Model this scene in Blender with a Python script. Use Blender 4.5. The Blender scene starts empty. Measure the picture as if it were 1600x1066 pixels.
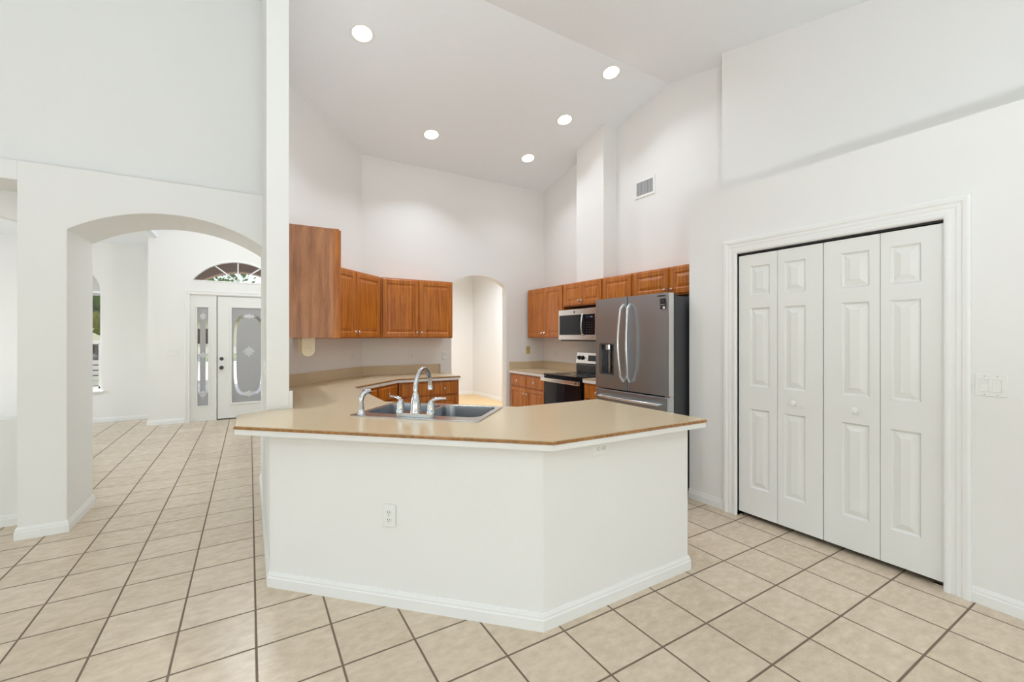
import bpy, bmesh, math, random
from math import pi, sin, cos, radians, sqrt
from mathutils import Vector, Matrix
from mathutils.geometry import tessellate_polygon

random.seed(7)
SC = bpy.context.scene
COL = SC.collection

# ------------------------------------------------------------------ camera
cam_d = bpy.data.cameras.new('camera')
cam = bpy.data.objects.new('camera', cam_d)
COL.objects.link(cam)
cam.location = (0, 0, 1.41)
cam.rotation_euler = (pi / 2, 0, radians(-31.11))
cam_d.sensor_width = 36.0
cam_d.lens = 36.0 * 679.6 / 1600.0
cam_d.shift_y = -6.7 / 1600.0
cam_d.clip_start = 0.02
SC.camera = cam

# ------------------------------------------------------------------ view, world, sun, daylight
SC.view_settings.view_transform = 'Standard'
SC.view_settings.look = 'None'
SC.view_settings.gamma = 1.0
SC.view_settings.exposure = -0.20
SC.cycles.max_bounces = 10
SC.cycles.diffuse_bounces = 6
SC.cycles.glossy_bounces = 5
SC.cycles.transparent_max_bounces = 12
SC.cycles.sample_clamp_indirect = 8.0
SC.cycles.use_denoising = True

world = bpy.data.worlds.new('sky')
SC.world = world
world.use_nodes = True
wn = world.node_tree
wn.nodes.clear()
w_out = wn.nodes.new('ShaderNodeOutputWorld')
w_bg = wn.nodes.new('ShaderNodeBackground')
w_sky = wn.nodes.new('ShaderNodeTexSky')
w_sky.sky_type = 'NISHITA'
w_sky.sun_disc = False
w_sky.sun_elevation = radians(52)
w_sky.sun_rotation = radians(150)
w_sky.air_density = 1.4
w_sky.dust_density = 2.0
w_bg.inputs['Strength'].default_value = 0.32
wn.links.new(w_sky.outputs[0], w_bg.inputs['Color'])
wn.links.new(w_bg.outputs[0], w_out.inputs['Surface'])


def add_light(name, kind, loc, rot, energy, color=(1, 1, 1), size=1.0, size_y=None, parent=None, spread=None):
    d = bpy.data.lights.new(name, kind)
    d.energy = energy
    d.color = color
    if kind == 'AREA':
        if size_y:
            d.shape = 'RECTANGLE'
            d.size = size
            d.size_y = size_y
        else:
            d.shape = 'DISK'
            d.size = size
        if spread:
            d.spread = spread
    elif kind == 'SUN':
        d.angle = size
    else:
        d.shadow_soft_size = size
    o = bpy.data.objects.new(name, d)
    COL.objects.link(o)
    o.location = loc
    o.rotation_euler = rot
    if parent:
        o.parent = parent
    return o


add_light('sun', 'SUN', (20, 30, 40), (radians(-7), radians(-28), 0), 6.5, (1.0, 0.95, 0.88), radians(0.6))
# daylight, and added upward fill, coming in through the glass doors in the wall behind the camera and the window on the left
DAY = (0.83, 0.92, 1.0)
add_light('daylight_rear_doors', 'AREA', (-1.0, -8.6, 1.5), (radians(84), 0, 0), 10, DAY, 8.0, 2.3)
add_light('upward_fill_rear_doors', 'AREA', (-1.0, -8.3, 0.5), (radians(140), 0, 0), 80, DAY, 8.0, 1.2)  # added area light tilted up to brighten the ceiling
add_light('daylight_side_window', 'AREA', (-5.5, -1.6, 1.6), (0, radians(-84), 0), 15, DAY, 2.0, 6.0)
add_light('upward_fill_side_window', 'AREA', (-5.4, -1.6, 0.7), (0, radians(-140), 0), 55, DAY, 1.0, 6.0)  # second added light tilted up, from the left opening
add_light('daylight_dining_window', 'AREA', (-5.5, 7.3, 1.6), (0, radians(-85), 0), 95, DAY, 2.0, 2.6)
for lx, ly, le in ((-3.4, 1.4, 10), (-3.4, -1.5, 16), (1.6, -1.5, 22), (-3.4, -4.5, 20), (0.6, -4.5, 20)):  # unseen downlights added behind the camera; floor bounce lifts the ceiling
    add_light('living_room_fill', 'AREA', (lx, ly, 2.6 if ly < -2 else 3.2), (0, 0, 0), le, (0.86, 0.945, 1.0), 0.16)
# upward fill lights added unseen behind the camera to brighten the ceiling
for lx, ly, le in ((-2.4, -0.4, 40), (0.2, -0.6, 105)):
    add_light('ceiling_uplight_fill', 'AREA', (lx, ly, 1.0), (pi, 0, 0), le, (0.83, 0.92, 1.0), 0.55)
add_light('foyer_fill', 'POINT', (0.1, 7.0, 3.1), (0, 0, 0), 42, (0.94, 0.96, 1.0), 0.18)  # unseen point light added to brighten the foyer, no fixture built
add_light('hall_ceiling_lamp', 'AREA', (3.4, 7.5, 3.17), (0, 0, 0), 66, (0.85, 0.90, 1.0), 0.35, None, None, radians(150))


# ------------------------------------------------------------------ materials
def lin(r, g, b):
    def f(c):
        c /= 255.0
        return c / 12.92 if c <= 0.04045 else ((c + 0.055) / 1.055) ** 2.4
    return (f(r), f(g), f(b), 1.0)


def mat(name, col, rough=0.5, metal=0.0, spec=0.5, coat=0.0, bump=0.0, bscale=100.0, var=0.0, vscale=4.0, stretch=(1, 1, 1)):
    m = bpy.data.materials.new(name)
    m.use_nodes = True
    nt = m.node_tree
    p = nt.nodes['Principled BSDF']
    p.inputs['Base Color'].default_value = col
    p.inputs['Roughness'].default_value = rough
    p.inputs['Metallic'].default_value = metal
    p.inputs['Specular IOR Level'].default_value = spec
    p.inputs['Coat Weight'].default_value = coat
    tc = nt.nodes.new('ShaderNodeTexCoord')
    mp = nt.nodes.new('ShaderNodeMapping')
    mp.inputs['Scale'].default_value = stretch
    nt.links.new(tc.outputs['Object'], mp.inputs['Vector'])
    if var > 0:
        n = nt.nodes.new('ShaderNodeTexNoise')
        n.inputs['Scale'].default_value = vscale
        n.inputs['Detail'].default_value = 5
        nt.links.new(mp.outputs[0], n.inputs['Vector'])
        mx = nt.nodes.new('ShaderNodeMix')
        mx.data_type = 'RGBA'
        mx.inputs[6].default_value = tuple(c * (1 - var) for c in col[:3]) + (1,)
        mx.inputs[7].default_value = tuple(min(1, c * (1 + var)) for c in col[:3]) + (1,)
        nt.links.new(n.outputs['Fac'], mx.inputs[0])
        nt.links.new(mx.outputs[2], p.inputs['Base Color'])
    if bump > 0:
        n = nt.nodes.new('ShaderNodeTexNoise')
        n.inputs['Scale'].default_value = bscale
        n.inputs['Detail'].default_value = 3
        nt.links.new(mp.outputs[0], n.inputs['Vector'])
        b = nt.nodes.new('ShaderNodeBump')
        b.inputs['Strength'].default_value = bump
        b.inputs['Distance'].default_value = 0.004
        nt.links.new(n.outputs['Fac'], b.inputs['Height'])
        nt.links.new(b.outputs[0], p.inputs['Normal'])
    return m


def wood(name, dark, light, rough=0.38, scale=(9, 9, 0.9)):
    m = bpy.data.materials.new(name)
    m.use_nodes = True
    nt = m.node_tree
    p = nt.nodes['Principled BSDF']
    p.inputs['Roughness'].default_value = rough
    p.inputs['Coat Weight'].default_value = 0.07
    p.inputs['Coat Roughness'].default_value = 0.3
    tc = nt.nodes.new('ShaderNodeTexCoord')
    mp = nt.nodes.new('ShaderNodeMapping')
    mp.inputs['Scale'].default_value = scale
    nt.links.new(tc.outputs['Object'], mp.inputs['Vector'])
    n1 = nt.nodes.new('ShaderNodeTexNoise')
    n1.inputs['Scale'].default_value = 3.0
    n1.inputs['Detail'].default_value = 6
    n1.inputs['Distortion'].default_value = 0.6
    nt.links.new(mp.outputs[0], n1.inputs['Vector'])
    wv = nt.nodes.new('ShaderNodeTexWave')
    wv.wave_type = 'BANDS'
    wv.bands_direction = 'X'
    wv.inputs['Scale'].default_value = 0.9
    wv.inputs['Distortion'].default_value = 7.0
    wv.inputs['Detail'].default_value = 3
    wv.inputs['Detail Scale'].default_value = 1.2
    nt.links.new(mp.outputs[0], wv.inputs['Vector'])
    n2 = nt.nodes.new('ShaderNodeTexNoise')
    n2.inputs['Scale'].default_value = 30.0
    n2.inputs['Detail'].default_value = 2
    nt.links.new(mp.outputs[0], n2.inputs['Vector'])
    a = nt.nodes.new('ShaderNodeMath')
    a.operation = 'MULTIPLY_ADD'
    a.inputs[1].default_value = 0.16
    nt.links.new(wv.outputs['Fac'], a.inputs[0])
    nt.links.new(n1.outputs['Fac'], a.inputs[2])
    a2 = nt.nodes.new('ShaderNodeMath')
    a2.operation = 'MULTIPLY_ADD'
    a2.inputs[1].default_value = 0.30
    nt.links.new(n2.outputs['Fac'], a2.inputs[0])
    nt.links.new(a.outputs[0], a2.inputs[2])
    r = nt.nodes.new('ShaderNodeValToRGB')
    r.color_ramp.elements[0].position = 0.50
    r.color_ramp.elements[0].color = dark
    r.color_ramp.elements[1].position = 0.95
    r.color_ramp.elements[1].color = light
    nt.links.new(a2.outputs[0], r.inputs['Fac'])
    nt.links.new(r.outputs[0], p.inputs['Base Color'])
    b = nt.nodes.new('ShaderNodeBump')
    b.inputs['Strength'].default_value = 0.08
    b.inputs['Distance'].default_value = 0.002
    nt.links.new(n2.outputs['Fac'], b.inputs['Height'])
    nt.links.new(b.outputs[0], p.inputs['Normal'])
    return m


def tile_mat(name, c1, c2, grout):
    """square ceramic tiles with grout lines, laid on the plan of the house"""
    S, OU, OV = 0.31621, -0.0841, -0.2316
    m = bpy.data.materials.new(name)
    m.use_nodes = True
    nt = m.node_tree
    L = nt.links.new
    p = nt.nodes['Principled BSDF']
    tc = nt.nodes.new('ShaderNodeTexCoord')
    sep = nt.nodes.new('ShaderNodeSeparateXYZ')
    L(tc.outputs['Object'], sep.inputs[0])

    def math_(op, a, b=None, c=None):
        n = nt.nodes.new('ShaderNodeMath')
        n.operation = op
        for i, v in enumerate((a, b, c)):
            if v is None:
                continue
            if isinstance(v, (int, float)):
                n.inputs[i].default_value = v
            else:
                L(v, n.inputs[i])
        return n.outputs[0]
    u = math_('MULTIPLY_ADD', sep.outputs[0], 1 / S, OU)
    v = math_('MULTIPLY_ADD', sep.outputs[1], 1 / S, OV)
    eu = math_('ABSOLUTE', math_('SUBTRACT', math_('FRACT', u), 0.5))
    ev = math_('ABSOLUTE', math_('SUBTRACT', math_('FRACT', v), 0.5))
    e = math_('MAXIMUM', eu, ev)
    mr = nt.nodes.new('ShaderNodeMapRange')
    mr.interpolation_type = 'SMOOTHSTEP'
    mr.inputs['From Min'].default_value = 0.480
    mr.inputs['From Max'].default_value = 0.489
    L(e, mr.inputs['Value'])
    cmb = nt.nodes.new('ShaderNodeCombineXYZ')
    L(math_('FLOOR', u), cmb.inputs[0])
    L(math_('FLOOR', v), cmb.inputs[1])
    wnz = nt.nodes.new('ShaderNodeTexWhiteNoise')
    wnz.noise_dimensions = '3D'
    L(cmb.outputs[0], wnz.inputs['Vector'])
    off = nt.nodes.new('ShaderNodeVectorMath')
    off.operation = 'MULTIPLY_ADD'
    off.inputs[1].default_value = (9, 9, 9)
    L(wnz.outputs['Color'], off.inputs[0])
    L(tc.outputs['Object'], off.inputs[2])
    mp = nt.nodes.new('ShaderNodeMapping')
    mp.inputs['Scale'].default_value = (1.0, 1.7, 1.0)
    L(off.outputs[0], mp.inputs['Vector'])
    n1 = nt.nodes.new('ShaderNodeTexNoise')
    n1.inputs['Scale'].default_value = 14
    n1.inputs['Detail'].default_value = 8
    n1.inputs['Roughness'].default_value = 0.65
    L(mp.outputs[0], n1.inputs['Vector'])
    f = math_('ADD', math_('MULTIPLY', n1.outputs['Fac'], 1.9), math_('MULTIPLY_ADD', wnz.outputs['Value'], 0.25, -0.56))
    mx = nt.nodes.new('ShaderNodeMix')
    mx.data_type = 'RGBA'
    mx.clamp_factor = True
    mx.inputs[6].default_value = c1
    mx.inputs[7].default_value = c2
    L(f, mx.inputs[0])
    m2 = nt.nodes.new('ShaderNodeMix')
    m2.data_type = 'RGBA'
    m2.inputs[7].default_value = grout
    L(mr.outputs[0], m2.inputs[0])
    L(mx.outputs[2], m2.inputs[6])
    L(m2.outputs[2], p.inputs['Base Color'])
    L(math_('MULTIPLY_ADD', mr.outputs[0], 0.42, 0.24), p.inputs['Roughness'])
    h = math_('SUBTRACT', math_('MULTIPLY', n1.outputs['Fac'], 0.10), mr.outputs[0])
    b = nt.nodes.new('ShaderNodeBump')
    b.inputs['Strength'].default_value = 0.35
    b.inputs['Distance'].default_value = 0.003
    L(h, b.inputs['Height'])
    L(b.outputs[0], p.inputs['Normal'])
    return m


def emit(name, col, strength):
    m = bpy.data.materials.new(name)
    m.use_nodes = True
    nt = m.node_tree
    nt.nodes.clear()
    o = nt.nodes.new('ShaderNodeOutputMaterial')
    e = nt.nodes.new('ShaderNodeEmission')
    e.inputs[0].default_value = col
    e.inputs[1].default_value = strength
    nt.links.new(e.outputs[0], o.inputs[0])
    return m


def clear_glass(name, tint=(1, 1, 1, 1), gloss=0.06):
    m = bpy.data.materials.new(name)
    m.use_nodes = True
    nt = m.node_tree
    nt.nodes.clear()
    o = nt.nodes.new('ShaderNodeOutputMaterial')
    t = nt.nodes.new('ShaderNodeBsdfTransparent')
    t.inputs[0].default_value = tint
    g = nt.nodes.new('ShaderNodeBsdfGlossy')
    g.inputs['Roughness'].default_value = 0.03
    x = nt.nodes.new('ShaderNodeMixShader')
    x.inputs[0].default_value = gloss
    nt.links.new(t.outputs[0], x.inputs[1])
    nt.links.new(g.outputs[0], x.inputs[2])
    nt.links.new(x.outputs[0], o.inputs[0])
    return m


def frosted(name, col, w=0.6):
    m = bpy.data.materials.new(name)
    m.use_nodes = True
    nt = m.node_tree
    nt.nodes.clear()
    o = nt.nodes.new('ShaderNodeOutputMaterial')
    t = nt.nodes.new('ShaderNodeBsdfTranslucent')
    t.inputs[0].default_value = col
    d = nt.nodes.new('ShaderNodeBsdfDiffuse')
    d.inputs[0].default_value = col
    x = nt.nodes.new('ShaderNodeMixShader')
    x.inputs[0].default_value = w
    nt.links.new(d.outputs[0], x.inputs[1])
    nt.links.new(t.outputs[0], x.inputs[2])
    nt.links.new(x.outputs[0], o.inputs[0])
    return m


WALL = mat('white_wall_paint', lin(238, 237, 234), 0.75, spec=0.25, bump=0.10, bscale=70)
CEIL = mat('ceiling_paint', lin(241, 245, 247), 0.85, spec=0.2, bump=0.16, bscale=60)
TRIM = mat('white_trim_paint', lin(240, 240, 237), 0.4, spec=0.4)
DOORP = mat('white_door_paint', lin(235, 235, 231), 0.42, spec=0.4)
TILE = tile_mat('beige_ceramic_tile', lin(196, 177, 152), lin(226, 209, 187), lin(120, 102, 84))
HALLF = mat('tan_hall_floor', lin(232, 200, 150), 0.5, var=0.06, vscale=8)
OAK = wood('golden_oak', lin(158, 82, 16), lin(202, 122, 38))
OAK_GLARE = wood('golden_oak_glare', lin(146, 90, 50), lin(190, 130, 84), 0.3)  # paler oak for the side panel, glare put into its colour
EDGEW = wood('oak_edge_strip', lin(140, 94, 48), lin(172, 124, 70), 0.35)
LAMI = mat('tan_laminate', lin(213, 193, 160), 0.2, spec=0.5, var=0.035, vscale=160)
APRON = mat('white_counter_edge', lin(236, 235, 232), 0.4)
CHROME = mat('polished_chrome', (0.62, 0.63, 0.65, 1), 0.07, 1.0)
NICKEL = mat('satin_nickel', (0.66, 0.62, 0.56, 1), 0.25, 1.0)
STEEL = mat('stainless_steel', (0.62, 0.61, 0.59, 1), 0.26, 1.0, bump=0.05, bscale=40, stretch=(1, 1, 40))
SINKS = mat('sink_steel', (0.56, 0.56, 0.56, 1), 0.24, 1.0, bump=0.04, bscale=60, stretch=(30, 1, 1))
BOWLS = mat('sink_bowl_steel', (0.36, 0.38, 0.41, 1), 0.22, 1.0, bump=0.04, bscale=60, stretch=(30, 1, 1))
DSTEEL = mat('dark_stainless', (0.44, 0.51, 0.57, 1), 0.36, 1.0, bump=0.05, bscale=40, stretch=(40, 40, 1))
LSTEEL = mat('bright_steel', (0.74, 0.74, 0.73, 1), 0.22, 1.0)
FRSIDE = mat('dark_grey_appliance_side', lin(70, 71, 75), 0.4, 0.3, bump=0.05, bscale=200)
BLACKG = mat('black_glass', (0.006, 0.007, 0.012, 1), 0.04, spec=0.3)
BLACK = mat('black_plastic', (0.012, 0.012, 0.013, 1), 0.35)
DGREY = mat('dark_grey_plastic', lin(62, 62, 66), 0.4)
LGREY = mat('light_grey_plastic', lin(190, 190, 190), 0.4)
PLAST = mat('white_plastic', lin(238, 238, 234), 0.35)
SLOT = mat('dark_slot', (0.02, 0.02, 0.02, 1), 0.6)
ALMOND = mat('almond_plastic', lin(205, 180, 120), 0.4)
CREAM = mat('cream_plastic', lin(240, 228, 196), 0.35)
BRONZE = mat('dark_bronze', (0.10, 0.09, 0.085, 1), 0.3, 0.9)
PANE = clear_glass('window_glass')
FROST = frosted('frosted_glass', (0.72, 0.72, 0.72, 1), 0.55)
ETCH = frosted('white_etched_glass', (0.95, 0.95, 0.96, 1), 0.5)
SHADE = frosted('white_window_film', (0.98, 0.98, 0.98, 1), 0.95)
LENS = emit('lamp_lens', (1.0, 0.95, 0.90, 1), 14.0)
DISPLAY = emit('oven_display', (0.25, 0.45, 0.6, 1), 0.12)
STUCCO = mat('tan_stucco', lin(196, 160, 140), 0.9, bump=0.2, bscale=60)
BROWN = mat('brown_porch_paint', lin(132, 98, 82), 0.9)
CONC = mat('concrete', lin(205, 200, 192), 0.9, var=0.05, vscale=2)
GRASS = mat('grass', lin(96, 118, 60), 0.95, var=0.3, vscale=3)
MULCH = mat('mulch', lin(120, 84, 62), 0.95, var=0.3, vscale=14)
BARK = mat('tree_bark', lin(132, 116, 100), 0.95, var=0.35, vscale=9, bump=0.6, bscale=14, stretch=(3, 3, 1))
LEAF = frosted('leaf_green', lin(112, 140, 62), 0.35)
LEAFD = frosted('leaf_dark_green', lin(84, 108, 60), 0.35)
CARP = mat('blue_grey_car_paint', lin(74, 88, 108), 0.2, 0.3, coat=0.6)
TYRE = mat('tyre_rubber', (0.02, 0.02, 0.02, 1), 0.8)
STREET = mat('house_wall_cream', lin(222, 214, 200), 0.9)
ROOF = mat('roof_shingle', lin(120, 108, 100), 0.9, var=0.2, vscale=10)


# ------------------------------------------------------------------ mesh helpers
class M:
    def __init__(self):
        self.v, self.f = [], []

    def add(self, vs, fs):
        o = len(self.v)
        self.v += [tuple(p) for p in vs]
        self.f += [tuple(i + o for i in f) for f in fs]
        return self

    def box(self, x0, x1, y0, y1, z0, z1):
        return self.add([(x0, y0, z0), (x1, y0, z0), (x1, y1, z0), (x0, y1, z0), (x0, y0, z1), (x1, y0, z1), (x1, y1, z1), (x0, y1, z1)],
                        [(0, 3, 2, 1), (4, 5, 6, 7), (0, 1, 5, 4), (1, 2, 6, 5), (2, 3, 7, 6), (3, 0, 4, 7)])

    def plate(self, outer, holes, d0, d1, fn):
        """a flat slab cut to an outline (u,v) with holes; fn(u,v,d) gives the point"""
        loops = [outer] + list(holes)
        tri = tessellate_polygon([[Vector((u, v, 0)) for u, v in l] for l in loops])
        flat = [p for l in loops for p in l]
        n = len(flat)
        vs = [fn(u, v, d0) for u, v in flat] + [fn(u, v, d1) for u, v in flat]
        fs = [tuple(t) for t in tri] + [tuple(i + n for i in reversed(t)) for t in tri]
        k = 0
        for l in loops:
            for i in range(len(l)):
                a, b = k + i, k + (i + 1) % len(l)
                fs.append((a, b, b + n, a + n))
            k += len(l)
        return self.add(vs, fs)

    def slab(self, outer, z0, z1, holes=()):
        return self.plate(outer, holes, z0, z1, lambda u, v, d: (u, v, d))

    def wallx(self, outer, y0, y1, holes=()):          # outline in x,z ; thickness along y
        return self.plate(outer, holes, y0, y1, lambda u, v, d: (u, d, v))

    def wally(self, outer, x0, x1, holes=()):          # outline in y,z ; thickness along x
        return self.plate(outer, holes, x0, x1, lambda u, v, d: (d, u, v))

    def rings(self, x0, x1, z0, z1, rs):
        """nested rectangles (inset, y) facing -y: panels and trays"""
        vs, fs = [], []
        for ins, y in rs:
            vs += [(x0 + ins, y, z0 + ins), (x1 - ins, y, z0 + ins), (x1 - ins, y, z1 - ins), (x0 + ins, y, z1 - ins)]
        for k in range(len(rs) - 1):
            for i in range(4):
                j = (i + 1) % 4
                fs.append((4 * k + i, 4 * k + j, 4 * k + 4 + j, 4 * k + 4 + i))
        e = 4 * (len(rs) - 1)
        fs.append((e, e + 1, e + 2, e + 3))
        return self.add(vs, fs)

    def lathe(self, prof, org=(0, 0, 0), axis=(0, 0, 1), seg=24):
        ax = Vector(axis).normalized()
        t = Vector((1, 0, 0)) if abs(ax.x) < 0.8 else Vector((0, 1, 0))
        a = ax.cross(t).normalized()
        b = ax.cross(a)
        o = Vector(org)
        vs, fs = [], []
        for r, h in prof:
            for i in range(seg):
                an = 2 * pi * i / seg
                vs.append(o + ax * h + a * (r * cos(an)) + b * (r * sin(an)))
        for k in range(len(prof) - 1):
            for i in range(seg):
                j = (i + 1) % seg
                fs.append((k * seg + i, k * seg + j, (k + 1) * seg + j, (k + 1) * seg + i))
        fs.append(tuple(reversed(range(seg))))
        fs.append(tuple((len(prof) - 1) * seg + i for i in range(seg)))
        return self.add(vs, fs)

    def tube(self, path, r, seg=12, flat=None):
        """round bar along a path; flat=(normal, width, thickness) makes it a flat bar"""
        P = [Vector(p) for p in path]
        n = len(P)
        R = r if isinstance(r, (list, tuple)) else [r] * n
        vs, fs = [], []
        up = None
        for i in range(n):
            d = (P[min(i + 1, n - 1)] - P[max(i - 1, 0)]).normalized()
            if up is None:
                t = Vector((0, 0, 1)) if abs(d.z) < 0.9 else Vector((1, 0, 0))
                a = d.cross(t).normalized()
            else:
                a = (up - d * up.dot(d)).normalized()
            up = a
            b = d.cross(a)
            for k in range(seg):
                an = 2 * pi * k / seg
                vs.append(P[i] + (a * cos(an) + b * sin(an)) * R[i])
        for i in range(n - 1):
            for k in range(seg):
                j = (k + 1) % seg
                fs.append((i * seg + k, i * seg + j, (i + 1) * seg + j, (i + 1) * seg + k))
        fs.append(tuple(reversed(range(seg))))
        fs.append(tuple((n - 1) * seg + k for k in range(seg)))
        return self.add(vs, fs)

    def ell(self, c, r, seg=10, rings=6):
        c = Vector(c)
        vs, fs = [], []
        for i in range(1, rings):
            th = pi * i / rings
            for k in range(seg):
                ph = 2 * pi * k / seg
                vs.append((c.x + r[0] * sin(th) * cos(ph), c.y + r[1] * sin(th) * sin(ph), c.z + r[2] * cos(th)))
        t = len(vs)
        vs += [(c.x, c.y, c.z + r[2]), (c.x, c.y, c.z - r[2])]
        for i in range(rings - 2):
            for k in range(seg):
                j = (k + 1) % seg
                fs.append((i * seg + k, (i + 1) * seg + k, (i + 1) * seg + j, i * seg + j))
        for k in range(seg):
            j = (k + 1) % seg
            fs.append((t, k, j))
            fs.append((t + 1, (rings - 2) * seg + j, (rings - 2) * seg + k))
        return self.add(vs, fs)

    def build(self, name, material, parent=None, smooth=None, bevel=0.0, seg=2):
        me = bpy.data.meshes.new(name)
        me.from_pydata(self.v, [], self.f)
        bm = bmesh.new()
        bm.from_mesh(me)
        bmesh.ops.recalc_face_normals(bm, faces=bm.faces)
        bm.to_mesh(me)
        bm.free()
        me.materials.append(material)
        if smooth:
            for p in me.polygons:
                p.use_smooth = True
            me.set_sharp_from_angle(angle=radians(smooth))
        o = bpy.data.objects.new(name, me)
        COL.objects.link(o)
        if parent:
            o.parent = parent
        if bevel:
            b = o.modifiers.new('bevel', 'BEVEL')
            b.width = bevel
            b.segments = seg
            b.limit_method = 'ANGLE'
            b.angle_limit = radians(40)
        return o


def tag(o, label, cat, group=None, kind=None):
    o['label'] = label
    o['category'] = cat
    if group:
        o['group'] = group
    if kind:
        o['kind'] = kind
    return o


def thing(name, label, cat, loc=(0, 0, 0), rz=0.0, group=None, kind=None):
    o = bpy.data.objects.new(name, None)
    o.empty_display_size = 0.1
    COL.objects.link(o)
    o.location = loc
    o.rotation_euler = (0, 0, rz)
    return tag(o, label, cat, group, kind)


def copy_tree(o, parent=None):
    c = o.copy()
    COL.objects.link(c)
    if parent:
        c.parent = parent
    for ch in list(o.children):
        copy_tree(ch, c)
    return c


def struct(name, m, material, label, cat, parent=None, smooth=None, bevel=0.0):
    o = m.build(name, material, parent, smooth, bevel)
    if parent is None:
        tag(o, label, cat, kind='structure')
    return o


def arc_pts(xl, xr, zs, rise, n=20):
    """points of a segmental arch from the left springing to the right"""
    w = (xr - xl) / 2
    R = (w * w + rise * rise) / (2 * rise)
    cx, cz = (xl + xr) / 2, zs + rise - R
    a = math.asin(min(1, w / R))
    return [(cx + R * sin(-a + 2 * a * i / n), cz + R * cos(-a + 2 * a * i / n)) for i in range(n + 1)]


def arch_outline(x0, x1, top, xl, xr, zs, rise, zb=0.0):
    """a wall from x0 to x1 with an arched opening down to the floor"""
    return [(x0, zb), (x0, top), (x1, top), (x1, zb), (xr, zb)] + arc_pts(xl, xr, zs, rise)[::-1] + [(xl, zb)]


RW = -pi / 2        # faces -x
DW = pi / 4         # kitchen corner wall, faces the room
PW = -pi / 4        # peninsula, faces the camera side

# ------------------------------------------------------------------ setting
Xr = 4.0            # kitchen right wall
Yb = 5.65           # kitchen back wall
SL = 0.223
ZR, YR = 4.235, 3.25
zc = lambda y: 3.70 + SL * (Yb - y)
zf = lambda y: ZR - SL * (YR - y)
zl = lambda y: 3.68 + SL * (4.40 - y)

struct('floor', M().box(-5.2, 4.2, -8.1, 9.75, -0.1, 0.0), TILE, 'beige ceramic tile floor through kitchen and foyer', 'floor')
struct('floor_hall', M().box(1.95, 4.75, 5.79, 9.75, 0.0, 0.004), HALLF, 'tan floor of the hall beyond the small arch', 'floor')

YL = 2.579
cm = M()


def slope(x0, x1, ya, za, yb_, zb_, t=0.08):
    cm.add([(x0, ya, za), (x1, ya, za), (x1, yb_, zb_), (x0, yb_, zb_), (x0, ya, za + t), (x1, ya, za + t), (x1, yb_, zb_ + t), (x0, yb_, zb_ + t)],
           [(0, 1, 2, 3), (7, 6, 5, 4), (0, 4, 5, 1), (1, 5, 6, 2), (2, 6, 7, 3), (3, 7, 4, 0)])


slope(0.10, 4.12, YR, ZR, Yb + 0.1, zc(Yb + 0.1))
YF = -3.41
slope(0.10, 4.12, YF, zf(YF), YR, ZR)
slope(-5.2, 0.10, YF, zf(YF), 1.0, 4.45)
slope(-5.2, 4.12, -8.1, zf(YF), YF, zf(YF))
slope(-5.2, 0.10, 1.0, 4.45, 4.70, 4.45)
cm.wally([(YF, zf(YF)), (1.0, 4.5), (3.34, 4.5), (3.34, zc(3.34)), (YR, ZR)], 0.10, 0.14)
struct('ceiling', cm, CEIL, 'vaulted white ceiling over kitchen and living room', 'ceiling')
struct('ceiling_hall', M().box(1.9, 4.85, 5.77, 9.9, 3.20, 3.28), CEIL, 'flat ceiling of the back hall', 'ceiling')
struct('ceiling_dining', M().box(-5.2, -1.30, 4.9, 9.75, 2.975, 3.05), CEIL, 'flat ceiling over the dining side by the arched window', 'ceiling')
struct('ceiling_foyer', M().slab([(-1.30, 4.9), (0.1, 4.9), (1.12, 5.82), (1.40, 5.82), (1.40, 9.0), (-1.30, 9.0)], 3.6, 3.7).box(-1.30, -1.25, 4.9, 9.0, 2.985, 3.6), CEIL, 'raised ceiling above the entrance', 'ceiling')

# kitchen walls
struct('wall_back', M().wallx(arch_outline(1.15, 4.12, 3.75, 2.42, 3.31, 2.155, 0.145), Yb, Yb + 0.12), WALL,
       'white kitchen back wall with the small arched opening', 'wall')
q = 0.085
struct('wall_corner', M().slab([(0.235, 4.675), (1.21, 5.65), (1.21 - q, 5.65 + q), (0.12, 4.8)], 0.0, 4.0), WALL,
       'diagonal white wall in the left corner of the kitchen', 'wall')
struct('wall_left', M().wally([(3.33, 0), (4.96, 0), (4.96, 4.5), (3.33, 4.5)], 0.097, 0.232), WALL,
       'white wall ending in a pillar at the left of the peninsula', 'wall', bevel=0.006)
struct('wall_right', M().wally([(2.4, 0), (5.7, 0), (5.7, zc(5.7) + .02), (YR, ZR + .02), (2.4, zf(2.4) + .02)], Xr, Xr + 0.12), WALL,
       'white wall above the refrigerator with the air vent', 'wall')
struct('wall_chase', M().wally([(4.05, 2.13), (4.57, 2.13), (4.57, zc(4.57) + 0.01), (4.05, zc(4.05) + 0.01)], 3.775, 4.0), WALL,
       'boxed white duct chase rising above the microwave cabinet', 'wall')
# pantry box and the wall above it
pw = M()
pw.wally([(-8.1, 0), (-8.1, 2.597), (2.465, 2.597), (2.465, 0), (2.026, 0), (2.026, 2.068), (0.828, 2.068), (0.828, 0)], 3.306, 3.42)
pw.box(3.42, 4.0, 2.365, 2.465, 0, 2.50)
pw.box(3.42, 4.0, -8.1, 2.465, 2.50, 2.597)
pw.box(3.9, 4.0, 0.4, 2.365, 0, 2.5)
pw.box(3.42, 3.9, 0.4, 0.5, 0, 2.5)
struct('wall_pantry', pw, WALL, 'white pantry wall around the bifold closet doors', 'wall')
struct('wall_upper_right', M().wally([(-8.1, 2.597), (-8.1, zf(YF) + .02), (YF, zf(YF) + .02), (2.47, zf(2.47) + .02), (2.47, 2.597)], 3.785, 3.9), WALL,
       'set-back white wall above the pantry ledge', 'wall')
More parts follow.
